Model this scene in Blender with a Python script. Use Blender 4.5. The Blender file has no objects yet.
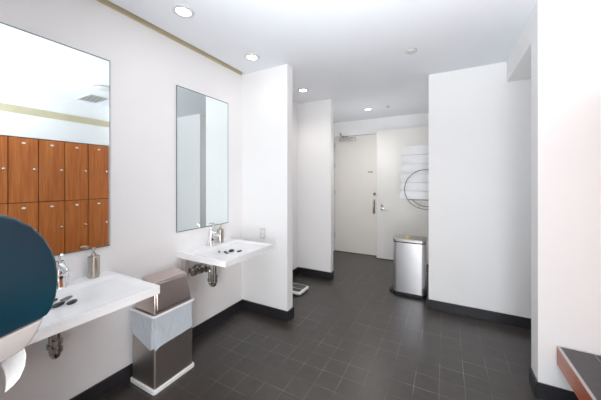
import bpy, bmesh, math, random
from mathutils import Vector, Matrix
random.seed(7)
PI = math.pi
SC = bpy.context.scene
COL = SC.collection

# ------------------------------------------------------------------ materials
def new_mat(name):
    m = bpy.data.materials.new(name); m.use_nodes = True
    nt = m.node_tree; b = nt.nodes['Principled BSDF']
    return m, nt, b

def mat(name, col, rough=0.5, metal=0.0, noise=0.0, scale=20.0, bump=0.0, bscale=200.0, spec=0.5, stretch=(1, 1, 1), coat=0.0):
    m, nt, b = new_mat(name)
    b.inputs['Roughness'].default_value = rough
    b.inputs['Metallic'].default_value = metal
    b.inputs['Specular IOR Level'].default_value = spec
    b.inputs['Coat Weight'].default_value = coat
    tc = nt.nodes.new('ShaderNodeTexCoord')
    mp = nt.nodes.new('ShaderNodeMapping'); mp.inputs['Scale'].default_value = stretch
    nt.links.new(tc.outputs['Object'], mp.inputs['Vector'])
    n = nt.nodes.new('ShaderNodeTexNoise'); n.inputs['Scale'].default_value = scale
    n.inputs['Detail'].default_value = 4
    nt.links.new(mp.outputs['Vector'], n.inputs['Vector'])
    r = nt.nodes.new('ShaderNodeValToRGB')
    d = noise
    r.color_ramp.elements[0].position = 0.3; r.color_ramp.elements[1].position = 0.7
    r.color_ramp.elements[0].color = tuple(c * (1 - d) for c in col) + (1,)
    r.color_ramp.elements[1].color = tuple(min(1, c * (1 + d)) for c in col) + (1,)
    nt.links.new(n.outputs['Fac'], r.inputs['Fac'])
    nt.links.new(r.outputs['Color'], b.inputs['Base Color'])
    if bump:
        n2 = nt.nodes.new('ShaderNodeTexNoise'); n2.inputs['Scale'].default_value = bscale
        nt.links.new(mp.outputs['Vector'], n2.inputs['Vector'])
        bp = nt.nodes.new('ShaderNodeBump'); bp.inputs['Strength'].default_value = bump
        bp.inputs['Distance'].default_value = 0.002
        nt.links.new(n2.outputs['Fac'], bp.inputs['Height'])
        nt.links.new(bp.outputs['Normal'], b.inputs['Normal'])
    return m

def tile_mat():
    m, nt, b = new_mat('floor_tile')
    L = nt.links
    tc = nt.nodes.new('ShaderNodeTexCoord')
    sep = nt.nodes.new('ShaderNodeSeparateXYZ'); L.new(tc.outputs['Object'], sep.inputs[0])
    P_ = 0.1633
    def mth(op, a, b_=None):
        n = nt.nodes.new('ShaderNodeMath'); n.operation = op
        for i, v in enumerate((a, b_)):
            if v is None: continue
            if isinstance(v, (int, float)): n.inputs[i].default_value = v
            else: L.new(v, n.inputs[i])
        return n.outputs[0]
    def axis(o, off):
        t = mth('DIVIDE', mth('SUBTRACT', o, off), P_)
        fl = mth('FLOOR', t)
        fr = mth('SUBTRACT', t, fl)
        d = mth('MINIMUM', fr, mth('SUBTRACT', 1.0, fr))
        return fl, d
    fx, dx = axis(sep.outputs[0], -0.86)
    fy, dy = axis(sep.outputs[1], 1.957)
    d = mth('MINIMUM', dx, dy)
    g = nt.nodes.new('ShaderNodeMapRange'); g.inputs['From Min'].default_value = 0.004; g.inputs['From Max'].default_value = 0.011
    g.inputs['To Min'].default_value = 1; g.inputs['To Max'].default_value = 0
    L.new(d, g.inputs['Value'])
    # worn grout: noise decides how pale each stretch of joint is
    nz = nt.nodes.new('ShaderNodeTexNoise'); nz.inputs['Scale'].default_value = 3.2; nz.inputs['Detail'].default_value = 5
    L.new(tc.outputs['Object'], nz.inputs['Vector'])
    w = nt.nodes.new('ShaderNodeMapRange'); w.inputs['From Min'].default_value = 0.45; w.inputs['From Max'].default_value = 0.72
    w.inputs['To Min'].default_value = 0.08; w.inputs['To Max'].default_value = 1.0
    L.new(nz.outputs['Fac'], w.inputs['Value'])
    gf = mth('MULTIPLY', g.outputs[0], w.outputs[0])
    # tile colour
    cv = nt.nodes.new('ShaderNodeCombineXYZ'); L.new(fx, cv.inputs[0]); L.new(fy, cv.inputs[1])
    wn = nt.nodes.new('ShaderNodeTexWhiteNoise'); L.new(cv.outputs[0], wn.inputs['Vector'])
    n2 = nt.nodes.new('ShaderNodeTexNoise'); n2.inputs['Scale'].default_value = 14; n2.inputs['Detail'].default_value = 6
    L.new(tc.outputs['Object'], n2.inputs['Vector'])
    s = mth('ADD', mth('MULTIPLY', wn.outputs['Value'], 0.14), mth('MULTIPLY', n2.outputs['Fac'], 0.8))
    r = nt.nodes.new('ShaderNodeValToRGB')
    r.color_ramp.elements[0].position = 0.2; r.color_ramp.elements[0].color = TILE_LO
    r.color_ramp.elements[1].position = 0.85; r.color_ramp.elements[1].color = TILE_HI
    L.new(s, r.inputs['Fac'])
    mx = nt.nodes.new('ShaderNodeMix'); mx.data_type = 'RGBA'
    L.new(gf, mx.inputs['Factor']); L.new(r.outputs['Color'], mx.inputs['A'])
    mx.inputs['B'].default_value = (0.38, 0.36, 0.33, 1)
    L.new(mx.outputs['Result'], b.inputs['Base Color'])
    rg = nt.nodes.new('ShaderNodeMapRange'); rg.inputs['To Min'].default_value = 0.25; rg.inputs['To Max'].default_value = 0.42
    L.new(n2.outputs['Fac'], rg.inputs['Value']); L.new(rg.outputs[0], b.inputs['Roughness'])
    bp = nt.nodes.new('ShaderNodeBump'); bp.inputs['Strength'].default_value = 0.25; bp.inputs['Distance'].default_value = 0.002
    h = mth('SUBTRACT', mth('MULTIPLY', n2.outputs['Fac'], 0.35), g.outputs[0])
    L.new(h, bp.inputs['Height']); L.new(bp.outputs['Normal'], b.inputs['Normal'])
    b.inputs['Specular IOR Level'].default_value = 0.75
    return m
TILE_LO = (0.032, 0.0265, 0.0225, 1); TILE_HI = (0.066, 0.056, 0.048, 1)

def wood_mat(name, lo, hi, vertical=True, rough=0.38):
    m, nt, b = new_mat(name); L = nt.links
    tc = nt.nodes.new('ShaderNodeTexCoord')
    oi = nt.nodes.new('ShaderNodeObjectInfo')
    ad = nt.nodes.new('ShaderNodeVectorMath'); ad.operation = 'ADD'
    L.new(tc.outputs['Object'], ad.inputs[0])
    mu = nt.nodes.new('ShaderNodeVectorMath'); mu.operation = 'SCALE'; mu.inputs['Scale'].default_value = 7.0
    L.new(oi.outputs['Location'], mu.inputs[0]); L.new(mu.outputs[0], ad.inputs[1])
    mp = nt.nodes.new('ShaderNodeMapping')
    mp.inputs['Scale'].default_value = (14, 14, 0.9) if vertical else (14, 0.9, 14)
    L.new(ad.outputs[0], mp.inputs['Vector'])
    n = nt.nodes.new('ShaderNodeTexNoise'); n.inputs['Scale'].default_value = 2.2; n.inputs['Detail'].default_value = 8
    n.inputs['Roughness'].default_value = 0.6; n.inputs['Distortion'].default_value = 0.4
    L.new(mp.outputs['Vector'], n.inputs['Vector'])
    r = nt.nodes.new('ShaderNodeValToRGB')
    r.color_ramp.elements[0].position = 0.3; r.color_ramp.elements[0].color = lo
    r.color_ramp.elements[1].position = 0.72; r.color_ramp.elements[1].color = hi
    L.new(n.outputs['Fac'], r.inputs['Fac']); L.new(r.outputs['Color'], b.inputs['Base Color'])
    b.inputs['Roughness'].default_value = rough
    return m

def emit_mat(name, col, s):
    m, nt, b = new_mat(name)
    b.inputs['Base Color'].default_value = col + (1,)
    b.inputs['Emission Color'].default_value = col + (1,)
    b.inputs['Emission Strength'].default_value = s
    return m

M = {}
M['wall'] = mat('wall_paint', (0.90, 0.897, 0.897), 0.55, noise=0.006, scale=3, bump=0.04, bscale=120)
M['ceiling'] = mat('ceiling_paint', (0.85, 0.875, 0.915), 0.7, noise=0.006, scale=3)
M['cream'] = mat('door_paint', (0.84, 0.81, 0.765), 0.4, noise=0.008, scale=4)
M['panel'] = mat('panel_paint', (0.85, 0.835, 0.80), 0.4, noise=0.008, scale=4)
M['base'] = mat('baseboard_black', (0.022, 0.022, 0.026), 0.35, noise=0.15, scale=30)
M['tile'] = tile_mat()
M['slab'] = mat('bench_tile', (0.075, 0.072, 0.078), 0.4, noise=0.12, scale=18)
M['grout'] = mat('bench_grout', (0.42, 0.40, 0.40), 0.8, noise=0.05)
M['wood'] = wood_mat('locker_wood', (0.40, 0.095, 0.015, 1), (0.63, 0.20, 0.040, 1))
M['benchwood'] = wood_mat('bench_wood', (0.36, 0.07, 0.025, 1), (0.56, 0.14, 0.05, 1), vertical=False, rough=0.28)
M['gap'] = mat('locker_carcass', (0.05, 0.02, 0.01), 0.7, noise=0.1)
M['beige'] = mat('cove_lit_beige', (0.60, 0.53, 0.36), 0.7, noise=0.05, scale=6)
M['ceramic'] = mat('sink_ceramic', (0.93, 0.93, 0.935), 0.12, noise=0.004, scale=5)
M['chrome'] = mat('chrome', (0.82, 0.83, 0.84), 0.06, 1.0, noise=0.01)
M['darkchrome'] = mat('plumbing_chrome', (0.42, 0.39, 0.36), 0.14, 1.0, noise=0.08, scale=30)
M['steel'] = mat('brushed_steel', (0.46, 0.43, 0.41), 0.42, 1.0, noise=0.06, scale=10, stretch=(40, 40, 0.6))
M['steelh'] = mat('brushed_steel_lid', (0.60, 0.51, 0.47), 0.2, 1.0, noise=0.05, scale=10, stretch=(20, 1, 20))
M['steelbright'] = mat('bright_steel', (0.82, 0.82, 0.84), 0.36, 1.0, noise=0.05, scale=10, stretch=(40, 40, 0.6))
M['nickel'] = mat('brushed_nickel', (0.52, 0.49, 0.44), 0.28, 1.0, noise=0.06, scale=12, stretch=(30, 30, 1))
M['mirror'] = mat('mirror_glass', (0.86, 0.925, 0.925), 0.0, 1.0)
M['mirroredge'] = mat('mirror_edge', (0.20, 0.25, 0.25), 0.25, 0.5)
M['white'] = mat('white_plastic', (0.85, 0.85, 0.84), 0.35, noise=0.01)
M['black'] = mat('black_plastic', (0.015, 0.015, 0.017), 0.4, noise=0.1)
M['rubber'] = mat('dark_ridged_mat', (0.10, 0.10, 0.09), 0.7, noise=0.15, scale=60)
M['stone'] = mat('black_pebble', (0.02, 0.021, 0.023), 0.3, noise=0.3, scale=40)
M['stonegray'] = mat('gray_pebble', (0.16, 0.165, 0.17), 0.4, noise=0.3, scale=40)
M['towel'] = mat('towel_cotton', (0.93, 0.935, 0.95), 0.95, noise=0.02, scale=60, bump=0.6, bscale=260)
M['paper'] = mat('paper', (0.82, 0.81, 0.80), 0.8, noise=0.01, bump=0.1, bscale=150)
M['grayplastic'] = mat('gray_plastic', (0.62, 0.57, 0.55), 0.4, noise=0.02)
M['dispgray'] = mat('dispenser_gray', (0.44, 0.40, 0.385), 0.35, noise=0.02)
M['hoop'] = mat('rack_wire', (0.26, 0.25, 0.24), 0.25, 1.0, noise=0.05)
M['yellow'] = mat('yellow_sticker', (0.75, 0.55, 0.08), 0.5, noise=0.03)
M['lens'] = emit_mat('lamp_lens', (1.0, 0.97, 0.92), 9.0)
M['aluminium'] = mat('satin_aluminium', (0.60, 0.60, 0.60), 0.35, 1.0, noise=0.04)
M['signgray'] = mat('sign_gray', (0.06, 0.06, 0.065), 0.5, noise=0.05)
M['clearplate'] = mat('satin_plate', (0.66, 0.66, 0.65), 0.3, noise=0.01)

def liner_mat():
    m, nt, b = new_mat('bin_liner'); L = nt.links
    b.inputs['Base Color'].default_value = (0.66, 0.72, 0.78, 1)
    b.inputs['Roughness'].default_value = 0.35
    b.inputs['Alpha'].default_value = 0.86
    tc = nt.nodes.new('ShaderNodeTexCoord')
    mp = nt.nodes.new('ShaderNodeMapping'); mp.inputs['Scale'].default_value = (9, 9, 4); L.new(tc.outputs['Object'], mp.inputs['Vector'])
    n = nt.nodes.new('ShaderNodeTexNoise'); n.inputs['Scale'].default_value = 2.5; n.inputs['Detail'].default_value = 3; n.inputs['Distortion'].default_value = 1.2
    L.new(mp.outputs['Vector'], n.inputs['Vector'])
    bp = nt.nodes.new('ShaderNodeBump'); bp.inputs['Strength'].default_value = 0.6; bp.inputs['Distance'].default_value = 0.02
    L.new(n.outputs['Fac'], bp.inputs['Height']); L.new(bp.outputs['Normal'], b.inputs['Normal'])
    return m
M['liner'] = liner_mat()

def teal_mat():
    m, nt, b = new_mat('teal_translucent_plastic'); L = nt.links
    b.inputs['Roughness'].default_value = 0.18
    b.inputs['Coat Weight'].default_value = 0.3
    tc = nt.nodes.new('ShaderNodeTexCoord')
    n = nt.nodes.new('ShaderNodeTexNoise'); n.inputs['Scale'].default_value = 3.0; n.inputs['Detail'].default_value = 1
    L.new(tc.outputs['Object'], n.inputs['Vector'])
    r = nt.nodes.new('ShaderNodeValToRGB')
    r.color_ramp.elements[0].position = 0.35; r.color_ramp.elements[0].color = (0.006, 0.026, 0.046, 1)
    r.color_ramp.elements[1].position = 0.7; r.color_ramp.elements[1].color = (0.007, 0.042, 0.062, 1)
    L.new(n.outputs['Fac'], r.inputs['Fac']); L.new(r.outputs['Color'], b.inputs['Base Color'])
    return m
M['teal'] = teal_mat()

# ------------------------------------------------------------------ helpers
def box(bm, x0, x1, y0, y1, z0, z1, bev=0.0, seg=2):
    t = bmesh.new()
    bmesh.ops.create_cube(t, size=1)
    bmesh.ops.scale(t, vec=(abs(x1 - x0), abs(y1 - y0), abs(z1 - z0)), verts=t.verts)
    bmesh.ops.translate(t, vec=((x0 + x1) / 2, (y0 + y1) / 2, (z0 + z1) / 2), verts=t.verts)
    if bev: bmesh.ops.bevel(t, geom=t.edges[:], offset=bev, segments=seg, affect='EDGES', profile=0.5)
    join(bm, t)

def join(bm, t):
    me = bpy.data.meshes.new('tmp'); t.to_mesh(me); t.free(); bm.from_mesh(me); bpy.data.meshes.remove(me)

def tube(bm, pts, r, seg=12, cap=True):
    pts = [Vector(p) for p in pts]
    n = len(pts); rings = []
    up = Vector((0, 0, 1))
    prev = None
    for i, p in enumerate(pts):
        t = (pts[min(i + 1, n - 1)] - pts[max(i - 1, 0)]).normalized()
        if prev is None:
            a = t.cross(up if abs(t.z) < 0.9 else Vector((1, 0, 0))).normalized()
        else:
            a = (prev - t * prev.dot(t)).normalized()
        prev = a; b = t.cross(a)
        rr = r[i] if isinstance(r, (list, tuple)) else r
        rings.append([bm.verts.new(p + (a * math.cos(2 * PI * k / seg) + b * math.sin(2 * PI * k / seg)) * rr) for k in range(seg)])
    for i in range(n - 1):
        for k in range(seg):
            bm.faces.new((rings[i][k], rings[i][(k + 1) % seg], rings[i + 1][(k + 1) % seg], rings[i + 1][k]))
    if cap:
        bm.faces.new(rings[0][::-1]); bm.faces.new(rings[-1])

def lathe(bm, prof, c, seg=28, axis='z', caps=True):
    rings = []
    for (r, h) in prof:
        ring = []
        for k in range(seg):
            a = 2 * PI * k / seg
            u, v = r * math.cos(a), r * math.sin(a)
            p = {'z': (u, v, h), 'x': (h, u, v), 'y': (u, h, v)}[axis]
            ring.append(bm.verts.new((c[0] + p[0], c[1] + p[1], c[2] + p[2])))
        rings.append(ring)
    for i in range(len(rings) - 1):
        for k in range(seg):
            bm.faces.new((rings[i][k], rings[i][(k + 1) % seg], rings[i + 1][(k + 1) % seg], rings[i + 1][k]))
    if caps:
        bm.faces.new(rings[0][::-1]); bm.faces.new(rings[-1])

def prism(bm, prof, x0, x1, bev=0.0):
    """profile of (y,z) extruded along x"""
    t = bmesh.new()
    a = [t.verts.new((x0, y, z)) for y, z in prof]; b = [t.verts.new((x1, y, z)) for y, z in prof]
    n = len(prof)
    f0 = t.faces.new(a); f1 = t.faces.new(b[::-1])
    for i in range(n): t.faces.new((a[i], b[i], b[(i + 1) % n], a[(i + 1) % n]))
    bmesh.ops.recalc_face_normals(t, faces=t.faces)
    if bev:
        ed = [e for e in t.edges if (f0 in e.link_faces or f1 in e.link_faces)]
        bmesh.ops.bevel(t, geom=ed, offset=bev, segments=3, affect='EDGES', profile=0.5)
    join(bm, t)

def loft(bm, loops, cap0=True, cap1=True):
    R = [[bm.verts.new(p) for p in L_] for L_ in loops]
    n = len(R[0])
    for i in range(len(R) - 1):
        for k in range(n):
            bm.faces.new((R[i][k], R[i][(k + 1) % n], R[i + 1][(k + 1) % n], R[i + 1][k]))
    if cap0: bm.faces.new(R[0][::-1])
    if cap1: bm.faces.new(R[-1])

def rrect(x0, x1, y0, y1, r, z, n=5):
    out = []
    for cx, cy, a0 in ((x1 - r, y1 - r, 0), (x0 + r, y1 - r, PI / 2), (x0 + r, y0 + r, PI), (x1 - r, y0 + r, 1.5 * PI)):
        for k in range(n + 1):
            a = a0 + PI / 2 * k / n
            out.append((cx + r * math.cos(a), cy + r * math.sin(a), z))
    return out

def world_loc(o):
    v = Vector((0, 0, 0))
    while o: v = v + Vector(o.location); o = o.parent
    return v

def obj(name, bm, m, parent=None, smooth=True, loc=None, angle=40):
    bmesh.ops.recalc_face_normals(bm, faces=bm.faces)
    me = bpy.data.meshes.new(name)
    base = world_loc(parent) if parent else Vector(loc or (0, 0, 0))
    bmesh.ops.translate(bm, vec=-base, verts=bm.verts)
    if smooth:
        lim = math.radians(angle)
        for f in bm.faces: f.smooth = True
        for e in bm.edges:
            if len(e.link_faces) == 2 and e.calc_face_angle(0) > lim: e.smooth = False
    bm.to_mesh(me); bm.free()
    o = bpy.data.objects.new(name, me); COL.objects.link(o)
    ms = m if isinstance(m, (list, tuple)) else [m]
    for q in ms: me.materials.append(q)
    if parent: o.parent = parent
    else: o.location = base
    return o

def thing(name, label, cat, loc, group=None):
    o = bpy.data.objects.new(name, None); COL.objects.link(o)
    o.empty_display_size = 0.1
    o.location = loc; o['label'] = label; o['category'] = cat
    if group: o['group'] = group
    return o

def tag(o, label, cat, group=None):
    o['label'] = label; o['category'] = cat
    if group: o['group'] = group
    return o

def struct(name, bm, m, smooth=False):
    o = obj(name, bm, m, None, smooth); o['kind'] = 'structure'; return o

def dup(root, loc, label, rotz=0.0):
    r = root.copy(); COL.objects.link(r); r.location = loc; r.rotation_euler = (0, 0, rotz)
    r['label'] = label
    for ch in list(root.children):
        c = ch.copy(); COL.objects.link(c); c.parent = r
        for g in list(ch.children):
            d = g.copy(); COL.objects.link(d); d.parent = c
    return r
B = bmesh.new

# ------------------------------------------------------------------ the room
H = 2.75; XL = -2.11
bm = B(); box(bm, -2.3, 2.2, -2.4, 5.7, -0.1, 0); struct('floor', bm, M['tile'])
bm = B(); box(bm, -2.055, 2.2, -2.4, 2.44, H, H + 0.15); box(bm, -2.11, 2.2, 2.44, 5.7, H, H + 0.15); struct('ceiling', bm, M['ceiling'])
bm = B(); box(bm, XL - 0.1, XL, -2.4, 5.7, 0, H + 0.15); struct('wall_left', bm, M['wall'])
# ceiling-edge recess above the mirrors, its warm cove light put into the beige
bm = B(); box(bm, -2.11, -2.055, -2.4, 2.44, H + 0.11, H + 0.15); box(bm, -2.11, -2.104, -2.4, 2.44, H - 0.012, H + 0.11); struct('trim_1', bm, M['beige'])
bm = B(); box(bm, XL, -1.49, 2.455, 2.565, 0, H); struct('wall_divider', bm, M['wall'])
bm = B(); box(bm, XL, -1.54, 3.81, 3.91, 0, H); struct('wall_partition', bm, M['wall'])
# back wall with the opening of the exit door
bm = B(); box(bm, XL, -1.19, 5.43, 5.55, 2.447, H); box(bm, -1.19, -0.08, 5.43, 5.55, 0, H); box(bm, XL, -1.19, 5.50, 5.55, 0, 2.447)
struct('wall_back', bm, M['wall'])
bm = B(); box(bm, -0.18, 2.1, 3.5, 3.6, 0, H); box(bm, -0.18, -0.08, 3.6, 5.43, 0, H); struct('wall_right', bm, M['wall'])
bm = B(); box(bm, 0.56, 1.42, 2.42, 2.585, 0, H); struct('wall_column', bm, M['wall'])
bm = B(); box(bm, 0.56, 1.42, 2.585, 3.5, 2.535, H); box(bm, 1.42, 2.1, 2.42, 3.5, 2.535, H); struct('wall_header', bm, M['wall'])
bm = B(); box(bm, 2.1, 2.2, 2.3, 3.6, 0, H); box(bm, 1.42, 2.1, 2.32, 2.42, 0, H); struct('wall_passage', bm, M['wall'])
LX = 0.92
bm = B(); box(bm, 1.34, 1.42, -2.4, 2.42, 0, H); box(bm, LX, 1.34, -2.4, 2.42, 2.104, H); box(bm, LX, 1.34, -2.4, 0.316, 0, 2.104)
struct('wall_lockers', bm, M['wall'])
bm = B(); box(bm, LX - 0.012, LX, -2.3, 2.42, 2.42, 2.515); struct('trim_2', bm, M['beige'])  # beige band carries the warm light of the locker cove as colour
bm = B(); box(bm, XL, LX, -2.4, -2.3, 0, H); struct('wall_rear', bm, M['wall'])
bm = B(); box(bm, XL, -1.12, 0.04, 0.165, 0, H); struct('wall_near', bm, M['wall'])

def baseboard(name, runs):
    bm = B()
    for (x0, x1, y0, y1) in runs: box(bm, x0, x1, y0, y1, 0, 0.11, 0.003, 1)
    struct(name, bm, M['base'])
t = 0.014
baseboard('baseboard_left', [(XL, XL + t, 0.165, 2.455), (XL, XL + t, 2.565, 3.81), (XL, XL + t, -2.3, 0.04)])
baseboard('baseboard_divider', [(XL + t, -1.49 + t, 2.455 - t, 2.455), (-1.49, -1.49 + t, 2.455, 2.565), (XL + t, -1.49 + t, 2.565, 2.565 + t)])
baseboard('baseboard_partition', [(XL + t, -1.54 + t, 3.81 - t, 3.81), (-1.54, -1.54 + t, 3.81, 3.91)])
baseboard('baseboard_right', [(-0.18 - t, 2.1, 3.5 - t, 3.5), (-0.18 - t, -0.18, 3.5, 5.26)])
baseboard('baseboard_column', [(0.56 - t, 1.3, 2.42 - t, 2.42), (0.56 - t, 0.56, 2.42, 2.585)])
baseboard('baseboard_near', [(XL + t, -1.12, 0.165, 0.165 + t), (-1.12, -1.12 + t, 0.04, 0.165 + t)])
baseboard('baseboard_lockers', [(LX - t, LX, -2.3, 0.316)])

# ------------------------------------------------------------------ doors
d1 = thing('door_1', 'cream flush exit door with overhead closer and vertical pull at the back', 'door', (-1.65, 5.43, 0)); d1['kind'] = 'structure'
bm = B(); box(bm, -2.105, -1.197, 5.434, 5.48, 0.008, 2.438, 0.002, 1); obj('door_leaf', bm, M['cream'], d1)
bm = B(); box(bm, -2.106, -1.197, 5.43, 5.46, 0.0, 0.008); obj('threshold', bm, M['black'], d1)
bm = B(); box(bm, -1.99, -1.645, 5.375, 5.434, 2.335, 2.40, 0.006, 2); cl = obj('door_closer', bm, M['aluminium'], d1)
bm = B(); tube(bm, [(-1.90, 5.40, 2.40), (-1.90, 5.40, 2.425)], 0.016); tube(bm, [(-1.90, 5.40, 2.42), (-1.93, 5.33, 2.455), (-1.95, 5.36, 2.50), (-1.97, 5.42, 2.50)], 0.011)
box(bm, -1.915, -1.80, 5.392, 5.408, 2.425, 2.437); obj('closer_arm', bm, M['darkchrome'], cl)
bm = B(); box(bm, -1.66, -1.2, 5.424, 5.434, 2.4395, 2.4465); obj('head_seal', bm, M['aluminium'], d1)
bm = B(); box(bm, -1.285, -1.25, 5.428, 5.434, 0.84, 1.13, 0.002, 1)
tube(bm, [(-1.268, 5.43, 1.11), (-1.268, 5.385, 1.10), (-1.268, 5.38, 1.07), (-1.268, 5.38, 0.90), (-1.268, 5.385, 0.87), (-1.268, 5.43, 0.86)], 0.013)
obj('pull_handle', bm, M['darkchrome'], d1)
bm = B(); lathe(bm, [(0.03, 0.0), (0.03, -0.008), (0.024, -0.014), (0.012, -0.014), (0.011, -0.02)], (-1.258, 5.434, 1.24), 20, 'y'); obj('deadbolt', bm, M['darkchrome'], d1)
bm = B(); box(bm, -1.385, -1.345, 5.431, 5.434, 1.672, 1.69); box(bm, -1.335, -1.295, 5.431, 5.434, 1.672, 1.69); obj('sign', bm, M['signgray'], d1)
for z in (0.28, 1.2, 1.78, 2.2):
    bm = B(); tube(bm, [(-2.1, 5.425, z), (-2.1, 5.425, z + 0.11)], 0.008); obj('hinge', bm, M['aluminium'], d1)

d2 = thing('door_2', 'wide cream closet door with lever handle beside the exit door', 'door', (-0.7, 5.35, 0)); d2['kind'] = 'structure'
bm = B(); box(bm, -1.186, -0.2, 5.31, 5.43, 0.0, 2.48); obj('door_case', bm, M['panel'], d2)
bm = B(); box(bm, -1.184, -0.2, 5.275, 5.31, 0.012, 2.475, 0.002, 1); obj('door_leaf', bm, M['panel'], d2)
bm = B(); box(bm, -1.184, -0.2, 5.285, 5.31, 0.0, 0.012); obj('threshold', bm, M['black'], d2)
bm = B(); lathe(bm, [(0.028, 0), (0.028, -0.008), (0.012, -0.012), (0.012, -0.05)], (-1.075, 5.275, 0.965), 20, 'y')
tube(bm, [(-1.075, 5.228, 0.965), (-1.05, 5.222, 0.966), (-0.96, 5.224, 0.955)], 0.010); obj('lever_handle', bm, M['chrome'], d2)
bm = B(); lathe(bm, [(0.024, 0), (0.024, -0.010), (0.014, -0.016)], (-1.075, 5.275, 1.03), 20, 'y'); obj('lock_cylinder', bm, M['darkchrome'], d2)

# ------------------------------------------------------------------ mirrors
mr = thing('wall_mirror', 'large frameless wall mirror nearest the camera, reflecting wooden lockers', 'mirror', (XL, 0.72, 1.042), 'wall mirrors over the sinks')
bm = B(); box(bm, XL + 0.001, XL + 0.006, 0.40, 1.04, 1.042, 2.353); obj('mirror_backing', bm, M['mirroredge'], mr)
bm = B(); box(bm, XL + 0.006, XL + 0.009, 0.402, 1.038, 1.044, 2.351, 0.0012, 1); obj('mirror_glass', bm, M['mirror'], mr, smooth=False)
def edge_frame(y0, y1):
    bm = B(); x0, x1 = XL + 0.0055, XL + 0.010
    box(bm, x0, x1, y0, y0 + 0.004, 1.042, 2.353); box(bm, x0, x1, y1 - 0.004, y1, 1.042, 2.353)
    box(bm, x0, x1, y0 + 0.005, y1 - 0.005, 1.042, 1.049); box(bm, x0, x1, y0 + 0.005, y1 - 0.005, 2.346, 2.353)
    return bm
obj('mirror_frame', edge_frame(0.40, 1.04), M['mirroredge'], mr)
m2 = dup(mr, (XL, 1.891, 1.042), 'tall wall mirror above the farther sink, reflecting white walls')
mr.rotation_euler = (0, 0, math.radians(MIRROR_ROT := -0.6))
mr.location.x = XL + 0.0035; mr.location.y = 0.711

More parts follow.
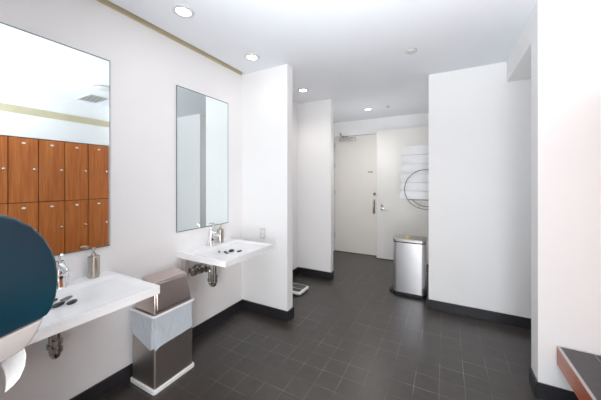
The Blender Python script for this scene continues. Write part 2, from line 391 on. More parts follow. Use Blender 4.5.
# ------------------------------------------------------------------ sinks
def smooth(a, b, x):
    q = max(0, min(1, (x - a) / (b - a))); return q * q * (3 - 2 * q)
SX0, SX1 = XL + 0.001, -1.529
def sink():
    cy = 1.9125; y0, y1 = 1.58, 2.245; ZT = 0.865
    s = thing('wall_sink', 'white rectangular wall-hung sink below the farther mirror', 'sink', (XL, cy, 0.72), 'white wall-hung sinks')
    nx, ny = 40, 48
    bm = B(); g = []
    def zf(x, y):
        dx = min(smooth(SX0 + 0.11, SX0 + 0.16, x), 1 - smooth(SX1 - 0.030, SX1 - 0.012, x))
        dy = min(smooth(y0 + 0.022, y0 + 0.055, y), 1 - smooth(y1 - 0.055, y1 - 0.022, y))
        fall = 0.012 + 0.016 * (1 - smooth(0.0, 0.2, abs(x + 1.86)))* (1 - smooth(0.0, 0.3, abs(y - cy)))
        front = 1 - 0.75 * smooth(-1.72, SX1 - 0.01, x)
        return ZT - dx * dy * fall * front
    for i in range(nx + 1):
        x = SX0 + (SX1 - SX0) * i / nx
        g.append([bm.verts.new((x, y0 + (y1 - y0) * j / ny, zf(x, y0 + (y1 - y0) * j / ny))) for j in range(ny + 1)])
    for i in range(nx):
        for j in range(ny): bm.faces.new((g[i][j], g[i + 1][j], g[i + 1][j + 1], g[i][j + 1]))
    edge = [g[i][0] for i in range(nx + 1)] + [g[nx][j] for j in range(1, ny + 1)] + [g[i][ny] for i in range(nx - 1, -1, -1)] + [g[0][j] for j in range(ny - 1, 0, -1)]
    low = [bm.verts.new((v.co.x, v.co.y, 0.817)) for v in edge]
    n = len(edge)
    for k in range(n): bm.faces.new((edge[k], low[k], low[(k + 1) % n], edge[(k + 1) % n]))
    bm.faces.new(low)
    obj('countertop', bm, M['ceramic'], s, angle=24)
    bm = B()
    loft(bm, [[(SX0 + 0.03, y0 + 0.05, 0.817), (SX1 - 0.04, y0 + 0.05, 0.817), (SX1 - 0.04, y1 - 0.05, 0.817), (SX0 + 0.03, y1 - 0.05, 0.817)],
              [(SX0 + 0.03, y0 + 0.09, 0.785), (SX1 - 0.12, y0 + 0.09, 0.785), (SX1 - 0.12, y1 - 0.09, 0.785), (SX0 + 0.03, y1 - 0.09, 0.785)]])
    obj('bowl', bm, M['ceramic'], s)
    for yy in (y0 + 0.045, y1 - 0.085):
        bm = B(); box(bm, XL + 0.001, XL + 0.05, yy, yy + 0.04, 0.60, 0.817, 0.003, 1); box(bm, XL + 0.05, XL + 0.36, yy + 0.008, yy + 0.032, 0.79, 0.817); obj('wall_bracket', bm, M['grayplastic'], s)
    # tailpiece, trap bend and waste arm
    bm = B(); px, py = -1.994, 1.918; q = 0.034; zc = 0.505
    lathe(bm, [(0.034, 0.785), (0.034, 0.765), (0.018, 0.755), (0.018, zc + 0.05)], (px, py, 0), 18)
    obj('tailpiece', bm, M['darkchrome'], s)
    bm = B(); pts = [(px, py, zc + 0.07)]
    for k in range(0, 13):
        a = PI * k / 12
        pts.append((px - q + q * math.cos(a), py, zc - q * math.sin(a)))
    ux = px - 2 * q
    pts += [(ux, py, 0.60)]
    for k in range(1, 6):
        a = PI / 2 * k / 5
        pts.append((ux - 0.03 + 0.03 * math.cos(a), py, 0.60 + 0.03 * math.sin(a)))
    pts += [(XL + 0.012, py, 0.63)]
    tube(bm, pts, 0.0185, 14)
    for zz in (zc + 0.045, zc + 0.0): lathe(bm, [(0.026, zz), (0.026, zz + 0.025)], (px, py, 0), 10)
    lathe(bm, [(0.026, zc), (0.026, zc + 0.025)], (ux, py, 0), 10)
    lathe(bm, [(0.042, 0.0), (0.042, 0.006), (0.02, 0.014)], (XL + 0.002, py, 0.63), 20, 'x')
    obj('trap', bm, M['darkchrome'], s)
    for yy in (1.69, 1.765):
        bm = B()
        lathe(bm, [(0.030, 0), (0.030, 0.006), (0.011, 0.012), (0.011, 0.07)], (XL + 0.002, yy, 0.665), 16, 'x')
        lathe(bm, [(0.020, 0.635), (0.022, 0.645), (0.022, 0.685), (0.014, 0.695), (0.008, 0.71)], (XL + 0.075, yy, 0), 14)
        lathe(bm, [(0.024, 0.085), (0.026, 0.095), (0.024, 0.110)], (XL + 0.002, yy, 0.665), 12, 'x')
        tube(bm, [(XL + 0.075, yy, 0.70), (XL + 0.08, yy + 0.02, 0.722), (XL + 0.09, yy + 0.07, 0.715), (XL + 0.085, 1.88, 0.735), (XL + 0.08, 1.885 + (yy - 1.69) * 0.3, 0.784)], 0.009, 10)
        obj('stop_valve', bm, M['darkchrome'], s)
    return s
s2 = sink()
s1 = dup(s2, (XL, 0.6955, 0.72), 'white rectangular wall-hung sink nearest the camera, partly behind the towel dispenser')

# ------------------------------------------------------------------ faucets
def faucet():
    x, y, z = -2.035, 1.895, 0.8645
    f = thing('faucet', 'chrome sensor faucet on the deck of the farther sink', 'faucet', (x, y, z), 'chrome sensor faucets')
    bm = B()
    loft(bm, [rrect(x - 0.034, x + 0.044, y - 0.031, y + 0.031, 0.024, z),
              rrect(x - 0.031, x + 0.040, y - 0.030, y + 0.030, 0.024, z + 0.006),
              rrect(x - 0.022, x + 0.033, y - 0.026, y + 0.026, 0.022, z + 0.07),
              rrect(x - 0.010, x + 0.036, y - 0.023, y + 0.023, 0.020, z + 0.145),
              rrect(x - 0.004, x + 0.032, y - 0.019, y + 0.019, 0.016, z + 0.160)])
    obj('faucet_body', bm, M['chrome'], f)
    bm = B(); tube(bm, [(x, y, z + 0.135), (x + 0.05, y, z + 0.13), (x + 0.10, y, z + 0.112), (x + 0.115, y, z + 0.102)], [0.020, 0.018, 0.016, 0.015], 16)
    tube(bm, [(x + 0.104, y, z + 0.106), (x + 0.104, y, z + 0.088)], 0.012, 12); obj('spout', bm, M['chrome'], f)
    bm = B(); lathe(bm, [(0.010, 0.0), (0.010, 0.004), (0.006, 0.006)], (x + 0.033, y, z + 0.065), 14, 'x'); obj('sensor', bm, M['black'], f)
    bm = B(); tube(bm, [(x + 0.014, y, z + 0.155), (x + 0.012, y, z + 0.185)], 0.007, 10); tube(bm, [(x + 0.012, y, z + 0.186), (x + 0.042, y, z + 0.2)], [0.006, 0.008], 10); obj('mixer_lever', bm, M['chrome'], f)
    bm = B(); tube(bm, [(x - 0.005, y + 0.047, z), (x - 0.005, y + 0.047, z + 0.045), (x + 0.0, y + 0.047, z + 0.052), (x + 0.018, y + 0.047, z + 0.052)], 0.004, 8); lathe(bm, [(0.007, 0), (0.007, 0.006)], (x - 0.005, y + 0.047, z), 10); obj('lift_rod', bm, M['chrome'], f)
    return f
f2 = faucet()
f1 = dup(f2, (-2.035, 0.722, 0.8645), 'chrome sensor faucet on the nearer sink beside the teal dispenser')

# ------------------------------------------------------------------ soap dispensers
def soap():
    x, y, z = -2.05, 2.045, 0.8648
    s = thing('soap_dispenser', 'brushed metal soap pump on the farther sink beside its faucet', 'soap dispenser', (x, y, z), 'metal soap pumps')
    bm = B(); lathe(bm, [(0.030, 0), (0.034, 0.004), (0.034, 0.132), (0.031, 0.138), (0.014, 0.141)], (x, y, z), 28); obj('bottle', bm, M['nickel'], s)
    bm = B(); lathe(bm, [(0.014, 0.141), (0.014, 0.158), (0.006, 0.160), (0.006, 0.182), (0.012, 0.184), (0.012, 0.194)], (x, y, z), 18)
    tube(bm, [(x, y, z + 0.19), (x + 0.03, y - 0.012, z + 0.19), (x + 0.042, y - 0.017, z + 0.184)], 0.005, 10); obj('pump', bm, M['nickel'], s)
    return s
p2 = soap()
p1 = dup(p2, (-2.05, 0.91, 0.8648), 'brushed metal soap pump on the nearer sink below the locker reflection')

# ------------------------------------------------------------------ pebbles in the basins
def pebble(lx, ly, lz, m, label):
    bm = B(); bmesh.ops.create_icosphere(bm, subdivisions=3, radius=1)
    for v in bm.verts:
        c = v.co; k = 1 + 0.10 * math.sin(3 * c.x + 1.3) * math.cos(2.3 * c.y)
        v.co = Vector((c.x * lx * k, c.y * ly * k, c.z * lz + lz))
    o = obj('pebble', bm, m)
    return tag(o, label, 'pebble', 'dark pebbles lying in the basins')
pa = pebble(0.017, 0.034, 0.009, M['stone'], '')
pg = pebble(0.013, 0.036, 0.006, M['stonegray'], '')
BZ1, BZ2 = 0.8385, 0.8385
PEB = [
 (pa, -1.87, 0.630, BZ1+.006, 0.15, (1, 1, 1), 'black pebble in the nearer basin, half hidden by the teal dispenser'),
 (pg, -1.85, 0.690, BZ1+.004, 0.35, (1, 1, 1.2), 'slim gray pebble in the nearer basin, closest to its faucet'),
 (pa, -1.785, 0.632, BZ1+.006, 0.40, (1.05, 1.05, 1), 'long black pebble near the front of the nearer basin'),
 (pa, -1.757, 0.680, BZ1+.007, 0.45, (1.0, 0.85, 1), 'black pebble in the nearer basin, farthest from the dispenser'),
 (pg, -1.855, 1.835, BZ2, 0.9, (0.8, 1.0, 0.8), 'thin gray pebble in the farther basin, closest to its faucet'),
 (pa, -1.785, 1.842, BZ2, 0.8, (0.9, 1.15, 0.9), 'flat black pebble amid the clustered pebbles of the farther basin'),
 (pa, -1.745, 1.880, BZ2+.004, 0.2, (1.5, 0.85, 1.5), 'roundest and tallest black pebble of the farther basin cluster'),
 (pa, -1.728, 1.808, BZ2+.004, 0.4, (1.0, 0.6, 0.9), 'smallest black pebble of the farther basin, at the front of the cluster'),
 (pa, -1.665, 1.898, BZ2+.011, 0.1, (1.0, 1.0, 0.9), 'black pebble lying apart near the front edge of the farther basin'),
]
used = set()
for (src, x, y, z, r, sc, lab) in PEB:
    if src in used:
        o = src.copy(); COL.objects.link(o)
    else:
        o = src; used.add(src)
    o.location = (x, y, z); o.rotation_euler = (0, 0, r); o.scale = sc; o['label'] = lab

# ------------------------------------------------------------------ swing-top bin
b1 = thing('swing_bin', 'rectangular steel swing-top bin with white liner between the two sinks', 'trash can', (-1.94, 1.335, 0))
x0, x1, y0, y1 = -2.09, -1.79, 1.158, 1.51
bm = B(); loft(bm, [rrect(x0, x1, y0, y1, 0.02, 0.0), rrect(x0, x1, y0, y1, 0.02, 0.022), rrect(x0 + 0.006, x1 - 0.006, y0 + 0.006, y1 - 0.006, 0.018, 0.028)]); obj('plastic_base', bm, M['white'], b1)
bm = B(); loft(bm, [rrect(x0 + 0.012, x1 - 0.012, y0 + 0.012, y1 - 0.012, 0.016, 0.028), rrect(x0 + 0.012, x1 - 0.012, y0 + 0.012, y1 - 0.012, 0.016, 0.535)], True, True)
box(bm, x1 - 0.0125, x1 - 0.0115, 1.331, 1.333, 0.03, 0.5); obj('bin_body', bm, M['steel'], b1)
# liner folded over the rim, with an uneven lower hem
bm = B(); N = 72
def rim(off, zf, r=0.022):
    base = rrect(x0 + 0.012 - off, x1 - 0.012 + off, y0 + 0.012 - off, y1 - 0.012 + off, r, 0, 17)
    out = []
    for i, (x, y, _) in enumerate(base):
        out.append((x, y, zf(x, y, i)))
    return out
def hem(x, y, i):
    fx = (x - x0) / (x1 - x0); fy = (y - y0) / (y1 - y0)
    z = 0.312 + 0.025 * fy + 0.007 * math.sin(i * 0.55) + (0.085 * max(0, 1 - fx / 0.65) if fy < 0.15 else 0)
    return z
def wr(x, y, i): return 0.006 * math.sin(i * 0.9) + 0.004 * math.sin(i * 2.1)
def bulge(off, zf):
    L0 = rim(off, zf, 0.042); out = []
    cx, cy = (x0 + x1) / 2, (y0 + y1) / 2
    for i, (x, y, z) in enumerate(L0):
        k = 1 + wr(x, y, i) * 1.6
        xx = cx + (x - cx) * k; yy = cy + (y - cy) * k
        out.append((max(xx, XL + 0.016), yy, z))
    return out
loft(bm, [rim(-0.006, lambda x, y, i: 0.50), rim(-0.002, lambda x, y, i: 0.542), rim(0.006, lambda x, y, i: 0.55), rim(0.012, lambda x, y, i: 0.545),
          rim(0.012, lambda x, y, i: 0.53, 0.03), bulge(0.008, lambda x, y, i: 0.48), bulge(0.012, lambda x, y, i: 0.5 * (0.48 + hem(x, y, i))), bulge(0.014, hem)], False, False)
obj('bin_liner', bm, M['liner'], b1, angle=80)
# liner rim band that reads as a white lip
bm = B(); loft(bm, [rim(-0.003, lambda x, y, i: 0.536), rim(0.0085, lambda x, y, i: 0.5515), rim(0.0135, lambda x, y, i: 0.5475), rim(0.0135, lambda x, y, i: 0.536)], False, False); obj('liner_rim', bm, M['white'], b1, angle=80)
# tapered lid
def quad(xa, xb, ya, yb, r, za, zb):
    L0 = rrect(xa, xb, ya, yb, r, 0); return [(x, y, za + (zb - za) * (x - xa) / (xb - xa)) for x, y, _ in L0]
bm = B(); loft(bm, [quad(-2.072, -1.812, 1.178, 1.492, 0.012, 0.545, 0.545), quad(-2.06, -1.812, 1.178, 1.492, 0.012, 0.56, 0.56), quad(-2.012, -1.853, 1.203, 1.482, 0.012, 0.775, 0.758), quad(-2.008, -1.857, 1.207, 1.478, 0.011, 0.779, 0.762)])
lid = obj('lid', bm, M['steelh'], b1, angle=25)
bm = B()
pf = [(-1.8145, 0.565), (-1.8475, 0.748)]
def fpt(tt, y, off): 
    xx = pf[0][0] + (pf[1][0] - pf[0][0]) * tt; zz = pf[0][1] + (pf[1][1] - pf[0][1]) * tt
    return (xx + off, y, zz + off * 0.18)
loft(bm, [[fpt(0.0, 1.195, 0.0), fpt(0.0, 1.478, 0.0), fpt(1.0, 1.468, 0.0), fpt(1.0, 1.215, 0.0)], [fpt(0.02, 1.199, 0.004), fpt(0.02, 1.474, 0.004), fpt(0.98, 1.464, 0.004), fpt(0.98, 1.219, 0.004)]])
obj('swing_flap', bm, M['steelh'], lid)

# ------------------------------------------------------------------ pedal bin
b2 = thing('pedal_bin', 'tall steel pedal bin with yellow sticker on its lid, by the towels', 'trash can', (-0.43, 3.86, 0))
x0, x1, y0, y1 = -0.625, -0.225, 3.72, 4.02
bm = B(); loft(bm, [rrect(x0 + 0.01, x1 - 0.01, y0 + 0.01, y1 - 0.01, 0.05, 0.0), rrect(x0, x1, y0, y1, 0.05, 0.008), rrect(x0, x1, y0, y1, 0.05, 0.045)]); obj('bin_base', bm, M['black'], b2)
bm = B(); loft(bm, [rrect(x0 + 0.006, x1 - 0.006, y0 + 0.006, y1 - 0.006, 0.048, 0.045), rrect(x0 + 0.006, x1 - 0.006, y0 + 0.006, y1 - 0.006, 0.048, 0.692)]); obj('bin_body', bm, M['steelbright'], b2)
bm = B(); loft(bm, [rrect(x0 + 0.004, x1 - 0.004, y0 + 0.004, y1 - 0.004, 0.05, 0.692), rrect(x0 + 0.004, x1 - 0.004, y0 + 0.004, y1 - 0.004, 0.05, 0.706)]); obj('lid_seal', bm, M['black'], b2)
bm = B(); loft(bm, [rrect(x0, x1, y0, y1, 0.05, 0.706), rrect(x0, x1, y0, y1, 0.05, 0.730), rrect(x0 + 0.012, x1 - 0.012, y0 + 0.012, y1 - 0.012, 0.045, 0.745), rrect(x0 + 0.06, x1 - 0.05, y0 + 0.05, y1 - 0.05, 0.03, 0.747)])
lid2 = obj('lid', bm, M['steel'], b2)
bm = B(); box(bm, -0.475, -0.435, 3.76, 3.95, 0.7455, 0.7485); obj('sticker', bm, M['yellow'], lid2)
bm = B(); box(bm, x0 - 0.055, x0 - 0.02, y0 + 0.06, y1 - 0.06, 0.018, 0.034, 0.004, 2); tube(bm, [(x0 - 0.03, y0 + 0.10, 0.026), (x0 + 0.002, y0 + 0.10, 0.026)], 0.006, 8); tube(bm, [(x0 - 0.03, y1 - 0.10, 0.026), (x0 + 0.002, y1 - 0.10, 0.026)], 0.006, 8); obj('pedal', bm, M['black'], b2)

# ------------------------------------------------------------------ towel rack with a stack of towels
rk = thing('towel_rack', 'round chrome wire towel rack on the hidden side wall, holding white towels', 'towel rack', (-0.18, 4.3, 1.383))
cx, cz, R = -0.245, 1.383, 0.275
for yy in (4.08, 4.50):
    bm = B(); pts = [(-0.181, yy, cz + R)]
    for k in range(0, 37):
        a = PI / 2 + PI * k / 36
        pts.append((cx + R * math.cos(a), yy, cz + R * math.sin(a)))
    pts.append((-0.181, yy, cz - R)); tube(bm, pts, 0.0065, 10); obj('hoop', bm, M['hoop'], rk)
for (ang) in (213, 250):
    a = math.radians(ang)
    bm = B(); tube(bm, [(cx + R * math.cos(a), 4.08, cz + R * math.sin(a)), (cx + R * math.cos(a), 4.50, cz + R * math.sin(a))], 0.006, 10); obj('cross_rod', bm, M['darkchrome'], rk)
zr = cz + R * math.sin(math.radians(213))
for yy in (4.12, 4.46):
    bm = B(); tube(bm, [(cx + R * math.cos(math.radians(213)), yy, zr), (-0.181, yy, zr)], 0.005, 8); obj('shelf_wire', bm, M['darkchrome'], rk)
def towel(i, z, h, dx):
    bm = B()
    xL, xR = -0.578 + dx, -0.192
    secs = []
    n = 10
    for j, (yy, k) in enumerate([(4.10, 0.93), (4.104, 0.975), (4.12, 1.0), (4.2, 0.995), (4.3, 1.0), (4.4, 0.995), (4.46, 1.0), (4.476, 0.975), (4.48, 0.93)]):
        loop = []
        hh = h * 0.5 * k
        # left end is the rounded fold, right end squarer
        for q in range(n + 1):
            a = PI / 2 + PI * q / n
            loop.append((xL + h * 0.42 + h * 0.42 * math.cos(a) * (0.9 + 0.1 * k), yy, z + h / 2 + hh * math.sin(a)))
        loop += [(xR - 0.02, yy, z + h / 2 - hh), (xR, yy, z + h / 2 - hh * 0.8), (xR, yy, z + h / 2 + hh * 0.8), (xR - 0.02, yy, z + h / 2 + hh)]
        secs.append(loop)
    loft(bm, secs)
    return bm
z = zr + 0.0065
names = ['lowest folded white towel in the wire rack', 'second white towel from the bottom of the rack stack', 'third white towel from the bottom, behind the hoop top',
         'white folded towel just above the hoop of the rack', 'second white towel from the top of the stack', 'topmost white folded towel of the stack']
hs = [0.115, 0.12, 0.125, 0.135, 0.135, 0.13]
for i, h in enumerate(hs):
    bm = towel(i, z, h, [-0.012, 0.0, -0.004, 0.006, 0.010, 0.008][i])
    tag(obj('folded_towel', bm, M['towel'], None, True, (-0.385, 4.29, z), 60), names[i], 'towel', 'folded white towels in the rack')
    z += h

# ------------------------------------------------------------------ bathroom scale
sc = thing('bathroom_scale', 'white bathroom scale with dark ridged mat on the alcove floor', 'scale', (-1.81, 3.185, 0))
bm = B(); loft(bm, [rrect(-1.95, -1.67, 3.06, 3.315, 0.03, 0.012), rrect(-1.96, -1.66, 3.05, 3.325, 0.035, 0.022), rrect(-1.96, -1.66, 3.05, 3.325, 0.035, 0.042), rrect(-1.95, -1.67, 3.06, 3.315, 0.03, 0.05)]); obj('platform', bm, M['white'], sc)
for (ya, yb) in ((3.075, 3.165), (3.18, 3.30)):
    bm = B(); loft(bm, [rrect(-1.935, -1.685, ya, yb, 0.01, 0.05), rrect(-1.935, -1.685, ya, yb, 0.01, 0.053)]); obj('ridged_mat', bm, M['rubber'], sc)
for xx in (-1.92, -1.70):
    for yy in (3.09, 3.285):
        bm = B(); lathe(bm, [(0.016, 0), (0.016, 0.013)], (xx, yy, 0), 12); obj('foot', bm, M['black'], sc)

# ------------------------------------------------------------------ wall outlet
ot = thing('wall_outlet', 'white outlet plate on the divider wall beside the farther sink', 'outlet', (-1.81, 2.455, 0.915))
bm = B(); box(bm, -1.845, -1.775, 2.446, 2.4548, 0.858, 0.972, 0.002, 2); obj('cover_plate', bm, M['clearplate'], ot)
for zz in (0.886, 0.93):
    bm = B(); box(bm, -1.827, -1.793, 2.4445, 2.446, zz - 0.014, zz + 0.014, 0.0006, 1); box(bm, -1.818, -1.815, 2.4442, 2.4446, zz - 0.006, zz + 0.006); obj('socket', bm, M['white'], ot)

# ------------------------------------------------------------------ paper towel dispenser
dp = thing('towel_dispenser', 'teal translucent paper towel dispenser with gray base in the left foreground', 'dispenser', (-1.30, 0.165, 0.95))
XD = -1.16
cover = [(0.166, 1.432), (0.20, 1.424), (0.236, 1.412), (0.276, 1.400), (0.307, 1.384), (0.342, 1.355), (0.372, 1.314), (0.393, 1.265), (0.404, 1.225), (0.4075, 1.19), (0.4075, 1.15), (0.403, 1.109), (0.392, 1.073), (0.380, 1.056), (0.362, 1.049), (0.275, 1.034), (0.166, 1.014)]
cover = [(y + 0.004 if y > 0.17 else y, z) for y, z in cover]
bm = B(); prism(bm, cover, XD, XD - 0.30, 0.010); cv = obj('cover', bm, M['teal'], dp, angle=50)
lip = [(0.3915, 1.0725), (0.391, 1.0765), (0.36, 1.066), (0.275, 1.0495), (0.166, 1.029), (0.166, 1.024), (0.275, 1.045), (0.36, 1.0615)]
bm = B(); prism(bm, lip, XD + 0.0015, XD - 0.30); obj('cover_lip', bm, M['teal'], cv)
base = [(0.374, 1.049), (0.361, 1.015), (0.344, 0.988), (0.329, 0.975), (0.304, 0.965), (0.275, 0.959), (0.21, 0.95), (0.166, 0.948), (0.166, 1.010), (0.272, 1.030), (0.36, 1.045)]
bm = B(); prism(bm, base, XD - 0.002, XD - 0.298, 0.006); obj('dispenser_base', bm, M['dispgray'], dp, angle=50)
# sheet of paper hanging askew from the slot, torn along a toothed edge
A_ = [Vector(p) for p in [(-1.172, 0.322, 0.985), (-1.172, 0.330, 0.976), (-1.172, 0.335, 0.947), (-1.172, 0.332, 0.914), (-1.172, 0.321, 0.884), (-1.172, 0.305, 0.869), (-1.172, 0.29, 0.861)]]
D_ = [Vector(p) for p in [(-1.36, 0.315, 0.985), (-1.36, 0.318, 0.976), (-1.35, 0.322, 0.962), (-1.335, 0.322, 0.945), (-1.315, 0.318, 0.93), (-1.29, 0.312, 0.915), (-1.27, 0.305, 0.905)]]
def along(L_, t_):
    f = t_ * (len(L_) - 1); i_ = min(int(f), len(L_) - 2); return L_[i_].lerp(L_[i_ + 1], f - i_)
bm = B(); n = 30; cols = 36; g = []
for i in range(n + 1):
    row = []
    for j in range(cols + 1):
        p = along(A_, i / n).lerp(along(D_, i / n), j / cols)
        p.y += 0.006 * math.sin(PI * j / cols) * (i / n)
        if i == n and j % 2: p += Vector((0, -0.003, -0.0025))
        row.append(bm.verts.new(p))
    g.append(row)
for i in range(n):
    for j in range(cols): bm.faces.new((g[i][j], g[i + 1][j], g[i + 1][j + 1], g[i][j + 1]))
pp = obj('paper_towel', bm, M['paper'], dp, angle=80)
sol = pp.modifiers.new('thick', 'SOLIDIFY'); sol.thickness = 0.001

# ------------------------------------------------------------------ lockers and bench
ZB, ZM, ZT = 0.392, 1.202, 2.097
LW = 0.30
ordn = ['first', 'second', 'third', 'fourth', 'fifth', 'sixth', 'seventh']
def locker(z0, z1):
    ya, yb = 2.42 - LW, 2.418
    o = thing('locker', '', 'locker', (LX + 0.2, (ya + yb) / 2, z0), 'wooden lockers along the right wall')
    bm = B(); box(bm, LX + 0.02, LX + 0.41, ya, yb, z0, z1 - 0.001); obj('locker_body', bm, M['gap'], o)
    bm = B(); box(bm, LX, LX + 0.02, ya + 0.004, yb - 0.004, z0 + 0.004, z1 - 0.005, 0.0015, 1); d = obj('locker_door', bm, M['wood'], o)
    bm = B(); loft(bm, [[(LX - 0.003 * e, (ya + yb) / 2 + (0.022 - 0.004 * e) * math.cos(2 * PI * k / 20), z1 - 0.075 + (0.013 - 0.003 * e) * math.sin(2 * PI * k / 20)) for k in range(20)] for e in (0, 1)]); obj('number_plate', bm, M['white'], d)
    bm = B(); zk = (z0 + z1) / 2 + 0.01
    lathe(bm, [(0.008, 0), (0.008, -0.012), (0.015, -0.016), (0.016, -0.024), (0.010, -0.028)], (LX, yb - 0.045, zk), 16, 'x'); obj('locker_knob', bm, M['chrome'], d)
    return o
up = locker(ZM, ZT); lo = locker(ZB, ZM)
for k in range(7):
    for src, row in ((up, 'upper'), (lo, 'lower')):
        lab = '%s-row orange-brown wooden locker, %s column from the white column wall' % (row, ordn[k])
        if k == 0: src['label'] = lab
        else: dup(src, (src.location.x, src.location.y - LW * k, src.location.z), lab)

bn = thing('bench', 'low bench with dark tiled seat and reddish wood front at lower right', 'bench', (0.9, 1.35, 0))
bm = B(); box(bm, 0.672, 1.335, 0.32, 2.405, 0.378, 0.39); obj('tile_seat', bm, M['slab'], bn)
bm = B()
for xx in (0.832,): box(bm, xx, xx + 0.004, 0.32, 2.405, 0.3795, 0.3905)
for k in range(3): box(bm, 0.672, 0.918, 2.405 - 0.66 * (k + 1), 2.409 - 0.66 * (k + 1), 0.3795, 0.3905)
obj('grout_line', bm, M['grout'], bn)
bm = B(); box(bm, 0.655, 0.672, 0.32, 2.405, 0.272, 0.388); obj('wood_fascia', bm, M['benchwood'], bn)
bm = B(); box(bm, 0.655, 0.672, 0.32, 2.405, 0.388, 0.3915); obj('edge_strip', bm, M['aluminium'], bn)
bm = B(); box(bm, 0.672, 1.335, 0.32, 2.405, 0.30, 0.378); obj('seat_core', bm, M['gap'], bn)
bm = B(); box(bm, 1.0, 1.335, 0.32, 2.40, 0, 0.30); obj('plinth', bm, M['base'], bn)

# ------------------------------------------------------------------ ceiling fittings
dl = thing('downlight', '', 'ceiling light', (-1.70, 1.327, H), 'round recessed downlights')
bm = B(); lathe(bm, [(0.078, 0.0), (0.076, -0.006), (0.056, -0.009), (0.048, -0.002)], (-1.70, 1.327, H), 32, caps=False); obj('trim_ring', bm, M['clearplate'], dl)
bm = B(); lathe(bm, [(0.050, -0.001), (0.050, -0.004)], (-1.70, 1.327, H), 32); obj('lens', bm, M['lens'], dl)
DL = [(-1.70, 1.327, 'lit downlight nearest the camera, above the nearer sink'), (-1.72, 2.147, 'lit downlight in the ceiling just in front of the divider wall'),
      (-1.727, 3.26, 'lit downlight over the alcove with the scale'), (-1.194, 4.665, 'lit downlight in the ceiling before the exit door')]
for i, (x, y, lab) in enumerate(DL):
    if i == 0: dl['label'] = lab
    else: dup(dl, (x, y, H), lab)
dt = thing('smoke_detector', 'small round white detector on the ceiling near the right wall', 'smoke detector', (-0.291, 2.77, H))
bm = B(); lathe(bm, [(0.052, 0), (0.052, -0.008)], (-0.291, 2.77, H), 28); obj('mount', bm, M['aluminium'], dt)
bm = B(); lathe(bm, [(0.048, -0.008), (0.043, -0.016), (0.03, -0.019)], (-0.291, 2.77, H), 28); obj('cap', bm, M['clearplate'], dt)
bm = B(); lathe(bm, [(0.03, 0.0), (0.03, -0.004), (0.012, -0.007), (0.010, -0.02), (0.018, -0.024)], (-0.855, 4.65, H), 18); tag(obj('sprinkler', bm, M['aluminium'], None, True, (-0.855, 4.65, H)), 'tiny sprinkler head in the ceiling in front of the doors', 'sprinkler')
cd = thing('ceiling_dome', 'wide round white ceiling dome, seen in the nearer mirror', 'ceiling dome', (-0.15, 1.87, H))
bm = B(); lathe(bm, [(0.115, 0), (0.115, -0.012), (0.10, -0.024), (0.06, -0.032), (0.01, -0.034)], (-0.15, 1.87, H), 36); obj('dome_cover', bm, M['clearplate'], cd)
bm = B(); lathe(bm, [(0.122, 0), (0.122, -0.008), (0.115, -0.012)], (-0.15, 1.87, H), 36, caps=False); obj('dome_rim', bm, M['aluminium'], cd)
vt = thing('ceiling_vent', 'square white slatted ceiling vent above the bench', 'vent', (0.53, 2.03, H))
bm = B(); box(bm, 0.29, 0.77, 1.88, 1.91, H - 0.01, H); box(bm, 0.29, 0.77, 2.15, 2.18, H - 0.01, H); box(bm, 0.29, 0.32, 1.91, 2.15, H - 0.01, H); box(bm, 0.74, 0.77, 1.91, 2.15, H - 0.01, H); obj('vent_frame', bm, M['white'], vt)
bm = B(); box(bm, 0.32, 0.74, 1.91, 2.15, H - 0.002, H); obj('vent_backing', bm, M['black'], vt)
for k in range(5):
    xx = 0.35 + k * 0.075
    bm = B(); prism(bm, [(1.91, H - 0.012), (2.15, H - 0.012), (2.15, H - 0.008), (1.91, H - 0.008)], xx, xx + 0.022); obj('slat', bm, M['white'], vt)

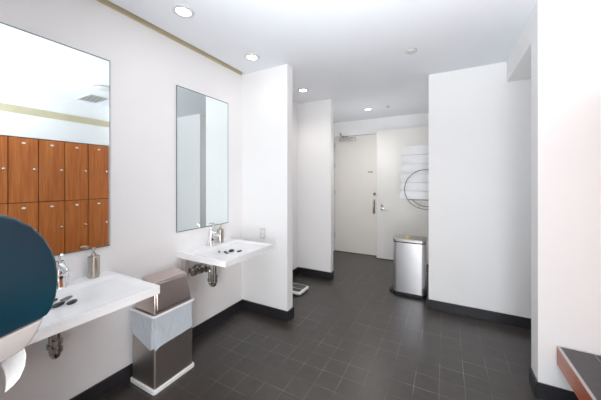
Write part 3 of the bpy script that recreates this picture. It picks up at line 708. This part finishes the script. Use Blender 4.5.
# ------------------------------------------------------------------ lights
def light(name, typ, loc, energy, col=(1, 1, 1), target=None, **kw):
    l = bpy.data.lights.new(name, typ); l.energy = energy; l.color = col
    for k, v in kw.items(): setattr(l, k, v)
    o = bpy.data.objects.new(name, l); COL.objects.link(o); o.location = loc
    if target is not None:
        o.rotation_euler = (Vector(target) - Vector(loc)).to_track_quat('-Z', 'Y').to_euler()
    return o
for i, (x, y, lab) in enumerate(DL):
    light('downlight_lamp', 'SPOT', (x, y, H - 0.02), [2.5, 2.5, 15, 15][i], (1.0, 0.95, 0.88), (x, y, 0), spot_size=math.radians(140), spot_blend=0.9, shadow_soft_size=0.06)
# flash bounced off the ceiling
light('bounce_flash', 'SPOT', (-0.25, 0.25, 1.30), 205, (0.91, 0.955, 1.0), (-0.15, 0.95, H), spot_size=math.radians(108), spot_blend=1.0, shadow_soft_size=0.12)
# soft fill added behind the camera for surfaces facing it; no window there
light('rear_fill', 'AREA', (-0.2, -2.25, 1.4), 36, (0.95, 0.975, 1.0), (-0.4, 3.0, 1.3), shape='RECTANGLE', size=2.2, size_y=2.5)
light('side_fill', 'AREA', (0.55, -1.3, 1.05), 50, (0.955, 0.98, 1.0), (-1.9, 1.5, 0.7), shape='RECTANGLE', size=1.3, size_y=1.6)  # second added fill, lifts the dim left wall under the sinks
light('passage_fill', 'POINT', (1.55, 3.0, 2.1), 2.2, (0.97, 0.98, 1.0), shadow_soft_size=0.12)  # added fill without a fixture, lightens the right wall behind the column
light('vestibule_fill', 'POINT', (-1.15, 4.5, 1.95), 4.6, (0.97, 0.98, 1.0), shadow_soft_size=0.15)  # added fill without a fixture, evens out the corridor ceiling and walls

w = bpy.data.worlds.new('world'); SC.world = w; w.use_nodes = True
w.node_tree.nodes['Background'].inputs[0].default_value = (0.9, 0.95, 1, 1)
w.node_tree.nodes['Background'].inputs[1].default_value = 0.3

# ------------------------------------------------------------------ camera
cam = bpy.data.cameras.new('camera'); co = bpy.data.objects.new('camera', cam); COL.objects.link(co)
cam.sensor_width = 36; cam.lens = 36 * 268.5 / 601; cam.shift_y = -19 / 601
cam.clip_start = 0.02
co.location = (0, 0, 1.5); co.rotation_euler = (PI / 2, 0, math.radians(28.453))
SC.camera = co
SC.view_settings.view_transform = 'Standard'; SC.view_settings.look = 'None'
SC.view_settings.exposure = 0.19; SC.view_settings.gamma = 1.0; SC.view_settings.use_curve_mapping = False
SC.cycles.max_bounces = 16; SC.cycles.diffuse_bounces = 10; SC.cycles.glossy_bounces = 6
SC.cycles.use_denoising = True
SC.cycles.sample_clamp_indirect = 6
